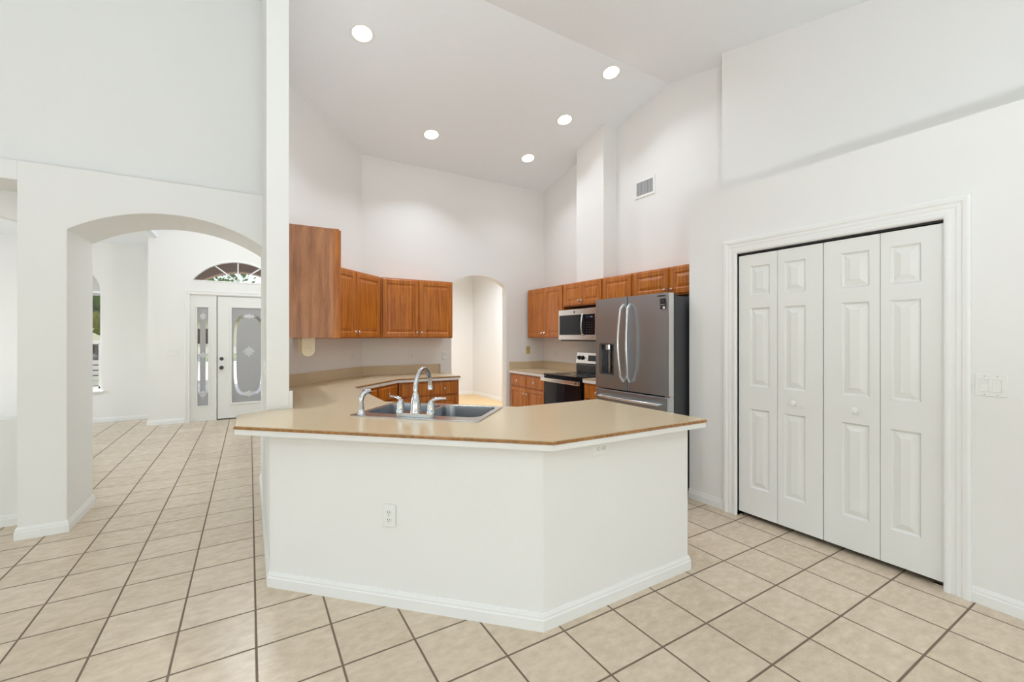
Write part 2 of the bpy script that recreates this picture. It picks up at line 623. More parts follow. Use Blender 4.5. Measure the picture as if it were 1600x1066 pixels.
# peninsula half wall with its closed right end
A_, B_, C_ = (0.097, 2.818), (1.205, 1.71), (2.28, 1.71)
struct('wall_peninsula', M().slab([(0.097, 3.33), A_, B_, C_, (2.28, 2.53), (2.18, 2.53), (2.18, 1.83), (1.255, 1.83), (0.232, 2.853), (0.232, 3.33)], 0, 0.872), WALL,
       'white half wall carrying the peninsula counter', 'wall', bevel=0.004)
# arch wall on the left
aw = M()
aw.wallx(arch_outline(-1.38, 0.15, 2.637, -1.13, 0.099, 2.19, 0.19), 4.357, 4.96)
aw.box(-5.2, -1.38, 4.357, 4.80, 2.50, 2.637)
struct('wall_arch', aw, WALL, 'white wall with the wide arch towards the entrance', 'wall', bevel=0.005)
struct('wall_upper_left', M().wallx([(-5.2, 2.637), (0.097, 2.637), (0.097, 4.5), (-5.2, 4.5)], 4.56, 4.66), WALL,
       'white wall above the ledge over the wide arch', 'wall')
rw = M()
rw.wallx(arch_outline(-5.2, -1.38, 2.66, -3.35, -1.385, 2.25, 0.16, 0.79), 4.74, 4.90)
rw.box(-5.2, -1.38, 4.715, 4.92, 0, 0.793)
struct('wall_niche', rw, WALL, 'recessed half wall with arched pass-through at the left edge', 'wall')
# entrance walls
ww = M()
ww.wallx([(-5.2, 0), (-5.2, 3.05), (-1.376, 3.05), (-1.376, 0)], 9.6, 9.75,
         holes=[[(-2.98, 0.52), (-2.08, 0.52), (-2.08, 2.16)] + [(-2.53 + 0.45 * cos(a * pi / 16), 2.16 + 0.45 * sin(a * pi / 16)) for a in range(1, 16)] + [(-2.98, 2.16)]])
struct('wall_window', ww, WALL, 'white front wall with the narrow arched window', 'wall')
fan_out = arc_pts(-0.85, 0.51, 2.33, 0.39, 28)
dw = M()
dw.wallx([(-1.376, 0), (-1.376, 3.65), (1.35, 3.65), (1.35, 0), (0.50, 0), (0.50, 2.115), (-0.84, 2.115), (-0.84, 0)], 8.86, 9.01, holes=[fan_out[::-1]])
dw.box(-1.376, -1.226, 9.01, 9.6, 0, 3.65)
struct('wall_door', dw, WALL, 'white entrance wall around front door and fanlight', 'wall')
struct('wall_foyer', M().slab([(0.10, 4.961), (1.10, 5.84), (1.30, 5.84), (1.30, 8.9), (1.42, 8.9), (1.42, 5.78), (1.14, 5.78), (0.14, 4.83)], 0, 3.65)
       .box(-5.2, 0.09, 4.84, 4.9, 2.645, 3.65), WALL, 'white wall on the far side of the foyer', 'wall')
# back hall
hw = M()
hw.box(4.70, 4.82, 5.77, 9.8, 0, 3.25)
hw.box(1.9, 4.82, 9.65, 9.8, 0, 3.25)
hw.box(1.9, 2.0, 5.77, 9.8, 0, 3.25)
hw.box(1.9, 4.82, 5.76, 5.771, 2.4, 3.25)
hw.box(4.0, 4.82, 5.77, 5.85, 0, 3.25)
struct('wall_hall', hw, WALL, 'white hall walls beyond the small arch', 'wall')
# living room behind the camera: glass-door openings and a side window let the daylight in
lw = M()
lw.wallx([(-5.2, 0), (-5.2, 2.8), (3.9, 2.8), (3.9, 0)], -8.1, -7.98, holes=[[(-4.9, 0.03), (3.0, 0.03), (3.0, 2.4), (-4.9, 2.4)]])
struct('wall_living', lw, WALL, 'white living room wall behind the camera with wide glass door opening', 'wall')
sw = M()
sw.wally([(-8.1, 0), (-8.1, 4.6), (9.75, 4.6), (9.75, 0)], -5.2, -5.08, holes=[[(-4.6, 0.6), (1.4, 0.6), (1.4, 2.4), (-4.6, 2.4)], [(6.0, 0.6), (8.6, 0.6), (8.6, 2.3), (6.0, 2.3)]])
struct('wall_side', sw, WALL, 'white outer wall on the far left with windows', 'wall')


# baseboards -------------------------------------------------------
def base_run(m, pts, closed=False, h=0.083, t=0.014):
    """a profiled skirting along a floor line; the room is on the right of the walking direction"""
    n = len(pts)
    prof = [(0.0, 0.0), (t, 0.0), (t, h * 0.62), (t * 0.72, h * 0.70), (t * 0.72, h * 0.80), (t * 0.35, h), (0.0, h)]
    rows = []
    for i in range(n):
        p = Vector(pts[i])
        d0 = (p - Vector(pts[i - 1])).normalized() if i > 0 else None
        d1 = (Vector(pts[i + 1]) - p).normalized() if i < n - 1 else None
        d0 = d0 or d1
        d1 = d1 or d0
        n0, n1 = Vector((d0.y, -d0.x)), Vector((d1.y, -d1.x))
        mi = (n0 + n1).normalized()
        mi = mi / max(0.3, mi.dot(n0))
        rows.append([(p.x + mi.x * o, p.y + mi.y * o, z) for o, z in prof])
    k = len(prof)
    vs = [v for r in rows for v in r]
    fs = []
    for i in range(n - 1):
        for j in range(k):
            j2 = (j + 1) % k
            fs.append((i * k + j, i * k + j2, (i + 1) * k + j2, (i + 1) * k + j))
    fs.append(tuple(range(k)))
    fs.append(tuple((n - 1) * k + j for j in reversed(range(k))))
    m.add(vs, fs)


def baseboard(name, runs, label):
    m = M()
    for r in runs:
        base_run(m, r)
    struct(name, m, TRIM, label, 'baseboard')


# walking direction with the room on the right-hand side
baseboard('baseboard_peninsula', [[(2.28, 2.5), C_, B_, A_, (0.097, 4.90)][::-1]], 'white baseboard around the foot of the peninsula')
baseboard('baseboard_pantry', [[(3.306, 2.465), (3.306, 2.134)], [(3.306, 0.72), (3.306, -7.9)]], 'white baseboard beside the bifold doors')
baseboard('baseboard_arch', [[(-1.38, 4.7), (-1.38, 4.357), (-1.13, 4.357), (-1.13, 4.96), (-1.38, 4.96)]], 'white baseboard around the arch pier')
baseboard('baseboard_niche', [[(-5.0, 4.715), (-1.38, 4.715)]], 'white baseboard under the pass-through')
baseboard('baseboard_entry', [[(-5.0, 9.6), (-1.376, 9.6)], [(-1.376, 9.59), (-1.376, 8.86), (-0.91, 8.86)]], 'white baseboard along the entrance walls')
baseboard('baseboard_hall', [[(2.0, 9.65), (4.70, 9.65), (4.70, 5.8)]], 'white baseboard in the back hall')


# ------------------------------------------------------------------ pantry bifold doors
def casing(m, L, R, T, prof, zb=0.0):
    """mitred door casing in local x,z facing -y around an opening"""
    vs, fs = [], []
    for o, p in prof:
        vs += [(L - o, -p, zb), (L - o, -p, T + o), (R + o, -p, T + o), (R + o, -p, zb)]
    n = len(prof)
    for i in range(n):
        j = (i + 1) % n
        for k in range(3):
            fs.append((4 * i + k, 4 * i + k + 1, 4 * j + k + 1, 4 * j + k))
    fs.append(tuple(4 * i for i in range(n)))
    fs.append(tuple(4 * i + 3 for i in reversed(range(n))))
    m.add(vs, fs)


CAS = [(0, 0), (0, .014), (.010, .020), (.022, .020), (.028, .013), (.046, .013), (.052, .017), (.070, .017), (.078, .024), (.096, .026), (.108, .022), (.108, 0)]
t = thing('trim_1', 'white moulded casing framing the bifold closet doors', 'door casing', (3.306, 2.026, 0), RW, kind='structure')
m = M()
casing(m, 0.0, 1.198, 2.068, CAS)
m.build('moulding', TRIM, t)
M().box(-0.002, 0.0, 0.0, 0.10, 0, 2.068).box(1.198, 1.2, 0.0, 0.10, 0, 2.068).box(0, 1.198, 0, 0.10, 2.066, 2.068).build('jamb', TRIM, t)
M().box(0.0, 1.198, 0.018, 0.05, 2.053, 2.0655).build('track', BLACK, t)
M().box(0.0, 0.03, 0.022, 0.05, 0.0, 0.012).box(1.15, 1.198, 0.022, 0.05, 0.0, 0.012).build('pivot_bracket', NICKEL, t)


def leaf(m, x0, x1, pl, pr, z0, z1, y=0.012, th=0.03):
    """one six-panel style leaf with three raised panels"""
    zs = [(0.245, 0.852), (1.03, 1.63), (1.73, 1.953)]
    fn = lambda u, v, d: (u, d, v)
    holes = [[(pl, a), (pr, a), (pr, b), (pl, b)] for a, b in zs]
    m.plate([(x0, z0), (x1, z0), (x1, z1), (x0, z1)], holes, y, y + th, fn)
    for a, b in zs:
        m.rings(pl, pr, a, b, [(0, y), (0.007, y + 0.012), (0.013, y + 0.014), (0.044, y + 0.003), (0.048, y + 0.001)])


def Y2(y):
    return 2.026 - y


prev = None
for nm, lab, leaves, kn in (
        ('door_1', 'left folded pair of white panelled closet doors', [(2.022, 1.728, 1.931, 1.785), (1.725, 1.432, 1.681, 1.541)], 1.607),
        ('door_2', 'right folded pair of white panelled closet doors', [(1.426, 1.121, 1.325, 1.175), (1.118, 0.832, 1.07, 0.93)], 1.242)):
    t = thing(nm, lab, 'closet door', (3.306, 2.026, 0), RW, 'bifold closet doors', kind='structure')
    for a, b, c, d in leaves:
        m = M()
        leaf(m, Y2(a), Y2(b), Y2(c), Y2(d), 0.036, 2.045)
        m.build('door_panel', DOORP, t, bevel=0.0015)
    M().lathe([(0.009, 0), (0.009, 0.010), (0.013, 0.016), (0.019, 0.022), (0.021, 0.030), (0.018, 0.037), (0.009, 0.041)], (Y2(kn), 0.012, 0.94), (0, -1, 0), 20).build('knob', PLAST, t, 40)


# ------------------------------------------------------------------ front door, sidelight, fanlight, window
def shape_loop(cx, cz, w, h, n=2.6, k=40):
    out = []
    for i in range(k):
        a = 2 * pi * i / k
        ca, sa = cos(a), sin(a)
        out.append((cx + w * math.copysign(abs(ca) ** (2 / n), ca), cz + h * math.copysign(abs(sa) ** (2 / n), sa)))
    return out


def ornament(m, cx, cz, y, rx, rz):
    m.ell((cx, y, cz), (rx * .28, .006, rz * .32))
    for i in range(8):
        a = i * pi / 4
        s = 1.0 if i % 2 == 0 else 0.72
        m.ell((cx + rx * .62 * s * cos(a), y, cz + rz * .62 * s * sin(a)), (rx * (.30 if abs(cos(a)) > .5 else .16), .005, rz * (.30 if abs(sin(a)) > .5 else .18)), 8, 5)


DY = 8.86
t = thing('door_3', 'white front door with large frosted glass pane', 'front door', (-0.465, DY, 0), 0, kind='structure')
m = M()
m.plate([(0, .006), (.915, .006), (.915, 2.093), (0, 2.093)], [[(.195, .264), (.72, .264), (.72, 1.917), (.195, 1.917)]], .02, .064, lambda u, v, d: (u, d, v))
m.build('slab', DOORP, t, bevel=.002)
m = M()
m.plate([(.17, .24), (.745, .24), (.745, 1.94), (.17, 1.94)], [[(.205, .274), (.71, .274), (.71, 1.907), (.205, 1.907)]], .008, .022, lambda u, v, d: (u, d, v))
m.build('glazing_bead', DOORP, t, bevel=.004)
fn = lambda u, v, d: (u, d, v)
o_ = shape_loop(.457, 1.09, .228, .70, 4.2)
i_ = shape_loop(.457, 1.09, .186, .655, 4.2)
pane = M().plate([(.205, .274), (.71, .274), (.71, 1.907), (.205, 1.907)], [o_], .034, .040, fn).plate(i_, [], .034, .040, fn).build('glass_pane', FROST, t)
M().plate(o_, [i_], .035, .039, fn).build('clear_band', PANE, pane)
m = M()
ornament(m, .457, 1.765, .031, .13, .045)
ornament(m, .457, 1.15, .031, .10, .105)
ornament(m, .457, .415, .031, .12, .06)
m.build('etched_ornament', ETCH, pane, 50)
M().lathe([(.030, 0), (.030, .008), (.022, .014), (.016, .020), (.016, .030)], (.058, .02, 1.035), (0, -1, 0), 20).build('deadbolt', BRONZE, t, 40)
M().lathe([(.030, 0), (.030, .006), (.014, .012), (.014, .030), (.028, .040), (.031, .055), (.024, .066), (.008, .070)], (.058, .02, .885), (0, -1, 0), 20).build('knob', BRONZE, t, 40)
M().box(0, .915, .02, .13, 0, .018).build('threshold', BRONZE, t)
M().box(-.010, .0, .03, .06, 0, 2.098).box(-.010, .915, .03, .06, 2.093, 2.098).build('dark_gap_strip', BLACK, t)  # black strip added so the gap around the door looks shaded

t = thing('window_3', 'narrow etched sidelight left of the front door', 'sidelight', (-0.83, DY, 0), 0, kind='structure')
m = M()
m.plate([(-.0095, 0), (.338, 0), (.338, 2.105), (-.0095, 2.105)], [[(.083, .252), (.240, .252), (.240, 1.903), (.083, 1.903)]], .025, .075, fn)
m.build('frame', DOORP, t, bevel=.002)
m = M()
m.plate([(.066, .235), (.257, .235), (.257, 1.92), (.066, 1.92)], [[(.087, .256), (.236, .256), (.236, 1.899), (.087, 1.899)]], .012, .026, fn)
m.build('glazing_bead', DOORP, t, bevel=.003)
hb = [[(.093, .47), (.122, .47), (.122, 1.68), (.093, 1.68)], [(.201, .47), (.230, .47), (.230, 1.68), (.201, 1.68)]]
pane = M().plate([(.087, .256), (.236, .256), (.236, 1.899), (.087, 1.899)], hb, .040, .046, fn).build('glass_pane', FROST, t)
m = M()
for b in hb:
    m.plate(b, [], .041, .045, fn)
m.build('clear_band', PANE, pane)
m = M()
ornament(m, .161, 1.75, .037, .055, .07)
ornament(m, .161, 1.10, .037, .062, .06)
ornament(m, .161, .45, .037, .064, .075)
m.build('etched_ornament', ETCH, pane, 50)

t = thing('trim_2', 'white casing around front door and sidelight', 'door casing', (-0.84, DY, 0), 0, kind='structure')
m = M()
casing(m, 0, 1.34, 2.113, [(o * .62, p * .8) for o, p in CAS])
m.build('moulding', TRIM, t)
M().box(.348, .364, .012, .09, 0, 2.1).box(1.295, 1.34, .02, .09, 0, 2.1).box(0, 1.34, .02, .09, 2.098, 2.115).build('jamb', TRIM, t)

t = thing('window_2', 'arched fanlight window above the front door', 'fanlight', (0, DY, 0), 0, kind='structure')
inner = arc_pts(-0.80, 0.46, 2.352, 0.338, 28)
M().plate(fan_out, [inner], -.012, .09, fn).build('frame', TRIM, t, bevel=.003)
hub = (-0.17, 2.352)
for an, r in ((90, .335), (38, .46), (142, .46)):
    a = radians(an)
    d = Vector((cos(a), sin(a)))
    s = Vector((-d.y, d.x)) * .009
    e = Vector(hub) + d * r
    M().plate([tuple(Vector(hub) - s), tuple(e - s), tuple(e + s), tuple(Vector(hub) + s)], [], .02, .05, fn).build('muntin', TRIM, t)
M().plate(inner, [], .052, .056, fn).build('glass_pane', PANE, t)

t = thing('window_1', 'narrow arched window with white sash seen through the arch', 'window', (-2.98, 9.6, 0), 0, kind='structure')
half = lambda r, n=16: [(.45 + r * cos(pi * i / n), 2.16 + r * sin(pi * i / n)) for i in range(n + 1)]
M().plate([(0, .52), (.9, .52)] + half(.45), [[(.022, .545), (.878, .545)] + half(.428)], .02, .09, fn).build('frame', TRIM, t, bevel=.003)
M().box(.022, .878, .03, .085, 2.125, 2.165).build('transom_bar', TRIM, t)
M().box(.022, .878, .03, .085, 1.29, 1.345).box(.855, .878, .03, .07, .56, 1.3).box(.022, .045, .03, .07, .56, 1.3).box(.022, .878, .03, .07, .545, .59).build('sash', TRIM, t)
M().box(.022, .878, .06, .064, .55, 2.12).build('glass_pane', PANE, t)
M().plate([(.878, 2.165)] + half(.428)[1:-1] + [(.022, 2.165)], [], .05, .056, fn).build('fan_shade', SHADE, t)
M().box(.022, .878, .035, .06, 2.085, 2.125).build('blind_headrail', LGREY, t)
M().box(-.03, .93, -.05, .09, .497, .522).build('window_sill', TRIM, t, bevel=.004)


# ------------------------------------------------------------------ cabinets
def knob_mesh():
    return M().lathe([(.007, 0), (.006, .008), (.006, .012), (.014, .018), (.016, .023), (.013, .029), (.005, .031)], (0, 0, 0), (0, -1, 0), 16)


KNOB = [None]


def add_knob(parent, x, y, z):
    if KNOB[0] is None:
        o = knob_mesh().build('knob', NICKEL, parent, 40)
        KNOB[0] = o
    else:
        o = bpy.data.objects.new('knob', KNOB[0].data)
        COL.objects.link(o)
        o.parent = parent
    o.location = (x, y, z)


DT = 0.019


def cab_door(t, x0, x1, z0, z1, kx=None, kz=None):
    b = min(.055, (x1 - x0) * .2)
    m = M().rings(x0, x1, z0, z1, [(0, -.001), (0, -DT + .003), (.004, -DT), (b - .006, -DT), (b, -DT + .006), (b + .006, -DT + .009), (b + .012, -DT + .009), (b + .036, -DT + .002), (b + .040, -DT + .001)])
    o = m.build('door', OAK, t)
    if kx is not None:
        add_knob(o, kx, -DT, kz)
    return o


def cab_drawer(t, x0, x1, z0, z1, knob=True):
    m = M().rings(x0, x1, z0, z1, [(0, -.001), (0, -DT + .005), (.012, -DT)])
    o = m.build('drawer', OAK, t)
    if knob:
        add_knob(o, (x0 + x1) / 2, -DT, (z0 + z1) / 2)
    return o


def cabinet(name, label, loc, rz, w, z0, z1, d, group, toe=False, side=OAK):
    t = thing(name, label, 'cabinet', loc, rz, group)
    m = M()
    if toe:
        m.box(0, w, 0, d, z0 + .10, z1).box(0, w, .075, d, z0, z0 + .10)
    else:
        m.box(0, w, 0, d, z0, z1)
    m.build('cabinet_body', side, t, bevel=.0015)
    return t


GU, GB = 'oak wall cabinets', 'oak base cabinets'
UZ0, UZ1 = 1.392, 2.122
# right wall uppers, front plane x = 3.67 ; local x runs towards the camera
fx = 3.675
cY = lambda y: 5.612 - y
t = cabinet('wall_cabinet', 'oak wall cabinet with two tall doors, leftmost on the right wall beside the microwave', (fx, 5.612, 0), RW, .889, UZ0, UZ1, .32, GU)
cab_door(t, .018, .443, UZ0 + .015, UZ1 - .015, .415, UZ0 + .07)
cab_door(t, .449, .874, UZ0 + .015, UZ1 - .015, .477, UZ0 + .07)
t = cabinet('wall_cabinet', 'short two-door oak wall cabinet directly above the microwave', (fx, 4.721, 0), RW, .765, 1.812, UZ1, .32, GU)
cab_door(t, .015, .379, 1.826, UZ1 - .015, .352, 1.88)
cab_door(t, .385, .750, 1.826, UZ1 - .015, .413, 1.88)
t = cabinet('wall_cabinet', 'single-door oak wall cabinet between the microwave and refrigerator', (fx, 3.954, 0), RW, .488, UZ0, UZ1, .32, GU)
cab_door(t, .018, .470, UZ0 + .015, UZ1 - .015, .440, UZ0 + .07)
t = cabinet('wall_cabinet', 'wide oak wall cabinet over the refrigerator with two short doors', (fx, 3.464, 0), RW, .995, 1.83, UZ1, .32, GU)
cab_door(t, .020, .480, 1.845, UZ1 - .015, .452, 1.89)
cab_door(t, .515, .975, 1.845, UZ1 - .015, .540, 1.89)
# back wall upper
t = cabinet('wall_cabinet', 'two-door oak wall cabinet on the back wall left of the small arch', (1.36, 5.325, 0), 0, .935, UZ0, UZ1 + .008, .322, GU)
cab_door(t, .020, .470, UZ0 + .015, UZ1 - .008, .442, UZ0 + .07)
cab_door(t, .476, .918, UZ0 + .015, UZ1 - .008, .504, UZ0 + .07)
# corner upper, face on the line y = x + 3.965
t = cabinet('wall_cabinet', 'diagonal two-door oak corner wall cabinet beside the taller cabinet', (0.60, 4.565, 0), DW, 1.06, UZ0, UZ1 + .008, .33, GU)
cab_door(t, .10, .535, UZ0 + .015, UZ1 - .008, .505, UZ0 + .07)
cab_door(t, .545, 1.035, UZ0 + .015, UZ1 - .008, .573, UZ0 + .07)
# tall upper on the left wall, its side towards the camera ; faces +x
t = cabinet('wall_cabinet', 'taller oak wall cabinet beside the white pillar, plain side towards the camera', (0.59, 3.56, 0), pi / 2, .94, UZ0 + .008, 2.238, .357, GU, side=OAK_GLARE)
cab_door(t, .02, .467, UZ0 + .012, 2.234, .44, UZ0 + .08)
cab_door(t, .473, .92, UZ0 + .012, 2.234, .50, UZ0 + .08)
M().box(-.004, .944, -.0005, .034, UZ0 + .0075, 2.2385).build('face_frame', OAK, t, bevel=.0015)

# base cabinets
BZ = .868
t = cabinet('base_cabinet', 'oak base cabinet with two drawers over doors left of the range', (3.372, 5.62, 0), RW, .898, 0, BZ, .62, GB, True)
for a, b, kx in ((.02, .443, .41), (.455, .88, .488)):
    cab_drawer(t, a, b, .70, .845)
    cab_door(t, a, b, .125, .675, kx, .60)
t = cabinet('base_cabinet', 'narrow oak base cabinet between the range and refrigerator', (3.372, 3.945, 0), RW, .475, 0, BZ, .62, GB, True)
cab_drawer(t, .03, .455, .70, .845)
cab_door(t, .03, .455, .125, .675, .42, .60)
t = cabinet('base_cabinet', 'oak base cabinet at the back wall beside the small arch', (1.50, 5.057, 0), 0, .765, 0, BZ, .585, GB, True)
for a, b, kx, kn in ((.025, .378, .352, False), (.388, .742, .414, True)):
    cab_drawer(t, a, b, .70, .845, kn)
    cab_door(t, a, b, .125, .675, kx, .62)
t = cabinet('base_cabinet', 'diagonal oak base cabinet with drawer in the kitchen corner', (0.90, 4.47, 0), DW, .83, 0, BZ, .60, GB, True)
cab_drawer(t, .10, .36, .70, .845)
cab_drawer(t, .39, .77, .70, .845)
cab_door(t, .39, .77, .125, .675, .42, .60)

# ------------------------------------------------------------------ countertops
ZT = .92
S2 = sqrt(.5)
SC_ = Vector((1.015, 2.716))          # sink centre
SU, SV = Vector((S2, -S2)), Vector((S2, S2))


def sk(u, v):
    p = SC_ + SU * u + SV * v
    return (p.x, p.y)


hole = [sk(-.40, -.262), sk(.40, -.262), sk(.40, .262), sk(-.40, .262)]
worktop = [(2.328, 1.614), (1.214, 1.642), (-.076, 2.83), (-.069, 3.235), (.095, 3.328), (.233, 3.328), (.233, 4.674), (1.21, 5.648), (2.275, 5.648),
           (2.275, 5.018), (1.478, 5.018), (.882, 4.425), (.882, 3.315), (1.607, 2.59), (2.345, 2.588)]
cxy = Vector((1.0, 3.0))


def inset(poly, d):
    out = []
    n = len(poly)
    area = sum(poly[i][0] * poly[(i + 1) % n][1] - poly[(i + 1) % n][0] * poly[i][1] for i in range(n))
    s = 1 if area > 0 else -1
    for i in range(n):
        p, a, b = Vector(poly[i]), Vector(poly[i - 1]), Vector(poly[(i + 1) % n])
        d0, d1 = (p - a).normalized(), (b - p).normalized()
        n0, n1 = Vector((-d0.y, d0.x)) * s, Vector((-d1.y, d1.x)) * s
        mi = (n0 + n1).normalized()
        mi = mi / max(.35, mi.dot(n0))
        q_ = p + mi * d
        out.append((q_.x, q_.y))
    return out


t = thing('countertop', 'long tan laminate countertop wrapping from the peninsula to the back wall', 'countertop', (0, 0, 0))
M().slab(inset(worktop, .006), ZT - .004, ZT, [hole]).build('laminate_top', LAMI, t)
M().slab(worktop, ZT - .019, ZT - .0041, [hole]).build('wood_edge', EDGEW, t, bevel=.003)['label'] = 'brown oak edge strip'
M().slab(inset(worktop, .005), ZT - .048, ZT - .0191, [hole]).build('edge_band', APRON, t)['label'] = 'white band below the wood edge'
bs = M()
bs.slab([(.233, 3.345), (.233, 4.674), (1.21, 5.648), (2.235, 5.648), (2.235, 5.628), (1.218, 5.628), (.253, 4.666), (.253, 3.345)], ZT, ZT + .118)
bs.build('backsplash', LAMI, t, bevel=.002)
M().box(.2325, .2535, 3.329, 3.345, ZT, ZT + .118).build('end_cap', APRON, t)['label'] = 'white end of the backsplash'
M().box(2.235, 2.262, 5.60, 5.648, ZT, ZT + .118).build('end_cap', APRON, t)


def rcounter(label, y1, y0, side_splash):
    t = thing('countertop', label, 'countertop', (0, 0, 0))
    o = [(3.345, y0), (3.998, y0), (3.998, y1), (3.345, y1)]
    M().slab(inset(o, .004), ZT - .004, ZT).build('laminate_top', LAMI, t)
    M().slab(o, ZT - .012, ZT - .0041).build('wood_edge', EDGEW, t, bevel=.002)
    M().slab(inset(o, .003), ZT - .048, ZT - .0121).build('edge_band', APRON, t)
    m = M().box(3.978, 3.998, y0, y1, ZT, ZT + .11)
    if side_splash:
        m.box(3.36, 3.978, y1 - .02, y1, ZT, ZT + .11)
    m.build('backsplash', LAMI, t, bevel=.002)


rcounter('short tan laminate countertop left of the range', 5.648, 4.722, True)
rcounter('small tan laminate countertop between range and refrigerator', 3.948, 3.470, False)

# ------------------------------------------------------------------ sink, faucet, sprayer
t = thing('sink', 'stainless steel double bowl sink set in the peninsula counter', 'sink', (SC_.x, SC_.y, ZT), PW)


def rrect(x0, x1, y0, y1, r, n=5):
    out = []
    for cx, cy, a0 in ((x1 - r, y0 + r, -90), (x1 - r, y1 - r, 0), (x0 + r, y1 - r, 90), (x0 + r, y0 + r, 180)):
        for i in range(n + 1):
            a = radians(a0 + 90 * i / n)
            out.append((cx + r * cos(a), cy + r * sin(a)))
    return out


bowls = [(-.385, -.015, -.165, .245), (.015, .385, -.165, .245)]
brim = [rrect(a, b, c, d, .07) for a, b, c, d in bowls]
rim = M().slab(rrect(-.42, .42, -.28, .28, .025), 0.0, .006, brim)
rim.build('rim', SINKS, t, bevel=.0025)
for a, b, c, d in bowls:
    m = M()
    lv = [(0, .004), (.002, -.01), (.010, -.12), (.022, -.165), (.060, -.182)]
    loops = [[(p[0], p[1], z) for p in rrect(a + i, b - i, c + i, d - i, max(.02, .07 - i * .5))] for i, z in lv]
    n = len(loops[0])
    vs = [p for l in loops for p in l]
    fs = [(k * n + i, k * n + (i + 1) % n, (k + 1) * n + (i + 1) % n, (k + 1) * n + i) for k in range(len(lv) - 1) for i in range(n)]
    fs.append(tuple((len(lv) - 1) * n + i for i in range(n)))
    m.add(vs, fs)
    o = m.build('bowl', BOWLS, t, 50)
    M().lathe([(.042, 0), (.040, .004), (.030, .002), (.008, .001)], ((a + b) / 2, (c + d) / 2, -.182), (0, 0, 1), 20).build('drain', CHROME, o, 40)

t = thing('faucet', 'chrome gooseneck kitchen faucet with two lever handles', 'faucet', (SC_.x, SC_.y, ZT + .006), PW)
FY = -.215
M().slab(rrect(-.125, .125, FY - .03, FY + .03, .028), 0, .022).build('base_plate', CHROME, t, 50, bevel=.005)
M().lathe([(.034, .02), (.034, .03), (.030, .05), (.031, .075), (.027, .10), (.020, .13), (.0145, .145), (.0145, .15)], (0, FY, 0), (0, 0, 1), 24).build('spout_base', CHROME, t, 40)
path = [(0, FY, .14), (0, FY, .155), (0, FY, .168)]
for i in range(0, 17):
    a = pi - i * radians(176) / 16
    path.append((0, FY + .106 + .104 * cos(a), .178 + .104 * sin(a)))
path += [(0, path[-1][1] + .003, path[-1][2] - .02)]
rr = [.0150] * 3 + [.0135] * 17 + [.0135]
M().tube(path, rr, 16).build('spout', CHROME, t, 60)
pe = path[-1]
M().lathe([(.013, .0), (.017, .012), (.019, .03), (.019, .036), (.010, .038)], (pe[0], pe[1], pe[2] + .008), (0, .05, -1), 18).build('aerator', CHROME, t, 40)
for s in (-1, 1):
    m = M().lathe([(.027, .02), (.027, .028), (.022, .04), (.023, .065), (.019, .085), (.014, .098), (.006, .102)], (s * .1, FY, 0), (0, 0, 1), 20)
    m.tube([(s * .1, FY, .085), (s * .106, FY + .004, .100), (s * .125, FY + .012, .108), (s * .15, FY + .022, .110), (s * .175, FY + .03, .111), (s * .186, FY + .033, .112)],
           [.010, .011, .010, .008, .0075, .008], 12)
    m.build('handle', CHROME, t, 50)

t = thing('sink_sprayer', 'chrome side sprayer standing at the left corner of the sink', 'sprayer', (*sk(-.365, -.222), ZT + .006), PW)
M().lathe([(.026, 0), (.026, .008), (.020, .016), (.018, .03)], (0, 0, 0), (0, 0, 1), 20).build('holder', CHROME, t, 40)
M().tube([(0, 0, .02), (0, 0, .05), (0, -.004, .08), (0, .0, .105), (.006, .010, .125), (.016, .028, .137), (.026, .045, .136), (.030, .052, .130)],
         [.016, .015, .014, .0165, .017, .017, .018, .012], 16).build('spray_head', CHROME, t, 60)

# ------------------------------------------------------------------ refrigerator (local x towards the camera, faces -x)
FXL, FYL = 3.06, 3.398
t = thing('refrigerator', 'dark stainless french door refrigerator beside the pantry wall', 'refrigerator', (FXL, FYL, 0), RW)
FW = .906
M().box(.004, FW - .004, .085, .90, .03, 1.765).build('cabinet_body', FRSIDE, t, bevel=.004)
M().box(.03, FW - .03, .10, .80, .0, .03).build('base_grille', BLACK, t)


def frdoor(x0, x1, z0, z1, holes=()):
    m = M()
    n = 8
    fr = [(x0, .075), (x0, .012)] + [(x0 + (x1 - x0) * i / n, .012 - .012 * sin(pi * i / n)) for i in range(1, n)] + [(x1, .012), (x1, .075)]
    m.plate(fr, [], z0, z1, lambda u, v, d: (u, v, d))
    return m


SPL = .4305
d1 = None
# left door with dispenser recess built from pieces around the opening
dx0, dx1, dz0, dz1 = .058, .262, 1.032, 1.345
m = M()
for a, b, c, d in ((.002, dx0, .897, 1.79), (dx1, SPL - .003, .897, 1.79), (dx0, dx1, .897, dz0), (dx0, dx1, dz1, 1.79)):
    m.box(a, b, .0, .075, c, d)
d1 = m.build('door', DSTEEL, t)
m = M().rings(dx0, dx1, dz0, dz1, [(0, .001), (.006, -.003), (.014, -.002), (.016, .055)])
disp = m.build('dispenser', DGREY, d1)
M().box(dx0 + .016, dx0 + .024, .0, .05, dz0 + .016, dz1 - .016).build('dispenser_trim', LSTEEL, d1)
M().box(dx0 + .020, dx1 - .018, .045, .056, dz0 + .02, dz1 - .02).build('dispenser_panel', BLACKG, d1)
M().lathe([(.034, 0), (.034, .05), (.026, .058), (.010, .060)], ((dx0 + dx1) / 2, .035, dz1 - .012), (0, 0, -1), 18).build('dispenser_nozzle', LSTEEL, d1, 40)
M().box((dx0 + dx1) / 2 - .010, (dx0 + dx1) / 2 + .006, .035, .045, dz0 + .018, dz1 - .06).build('dispenser_lever', LSTEEL, d1)
M().box(dx1 - .055, dx1 - .022, .036, .046, dz0 + .09, dz1 - .08).build('dispenser_pad', LGREY, d1)
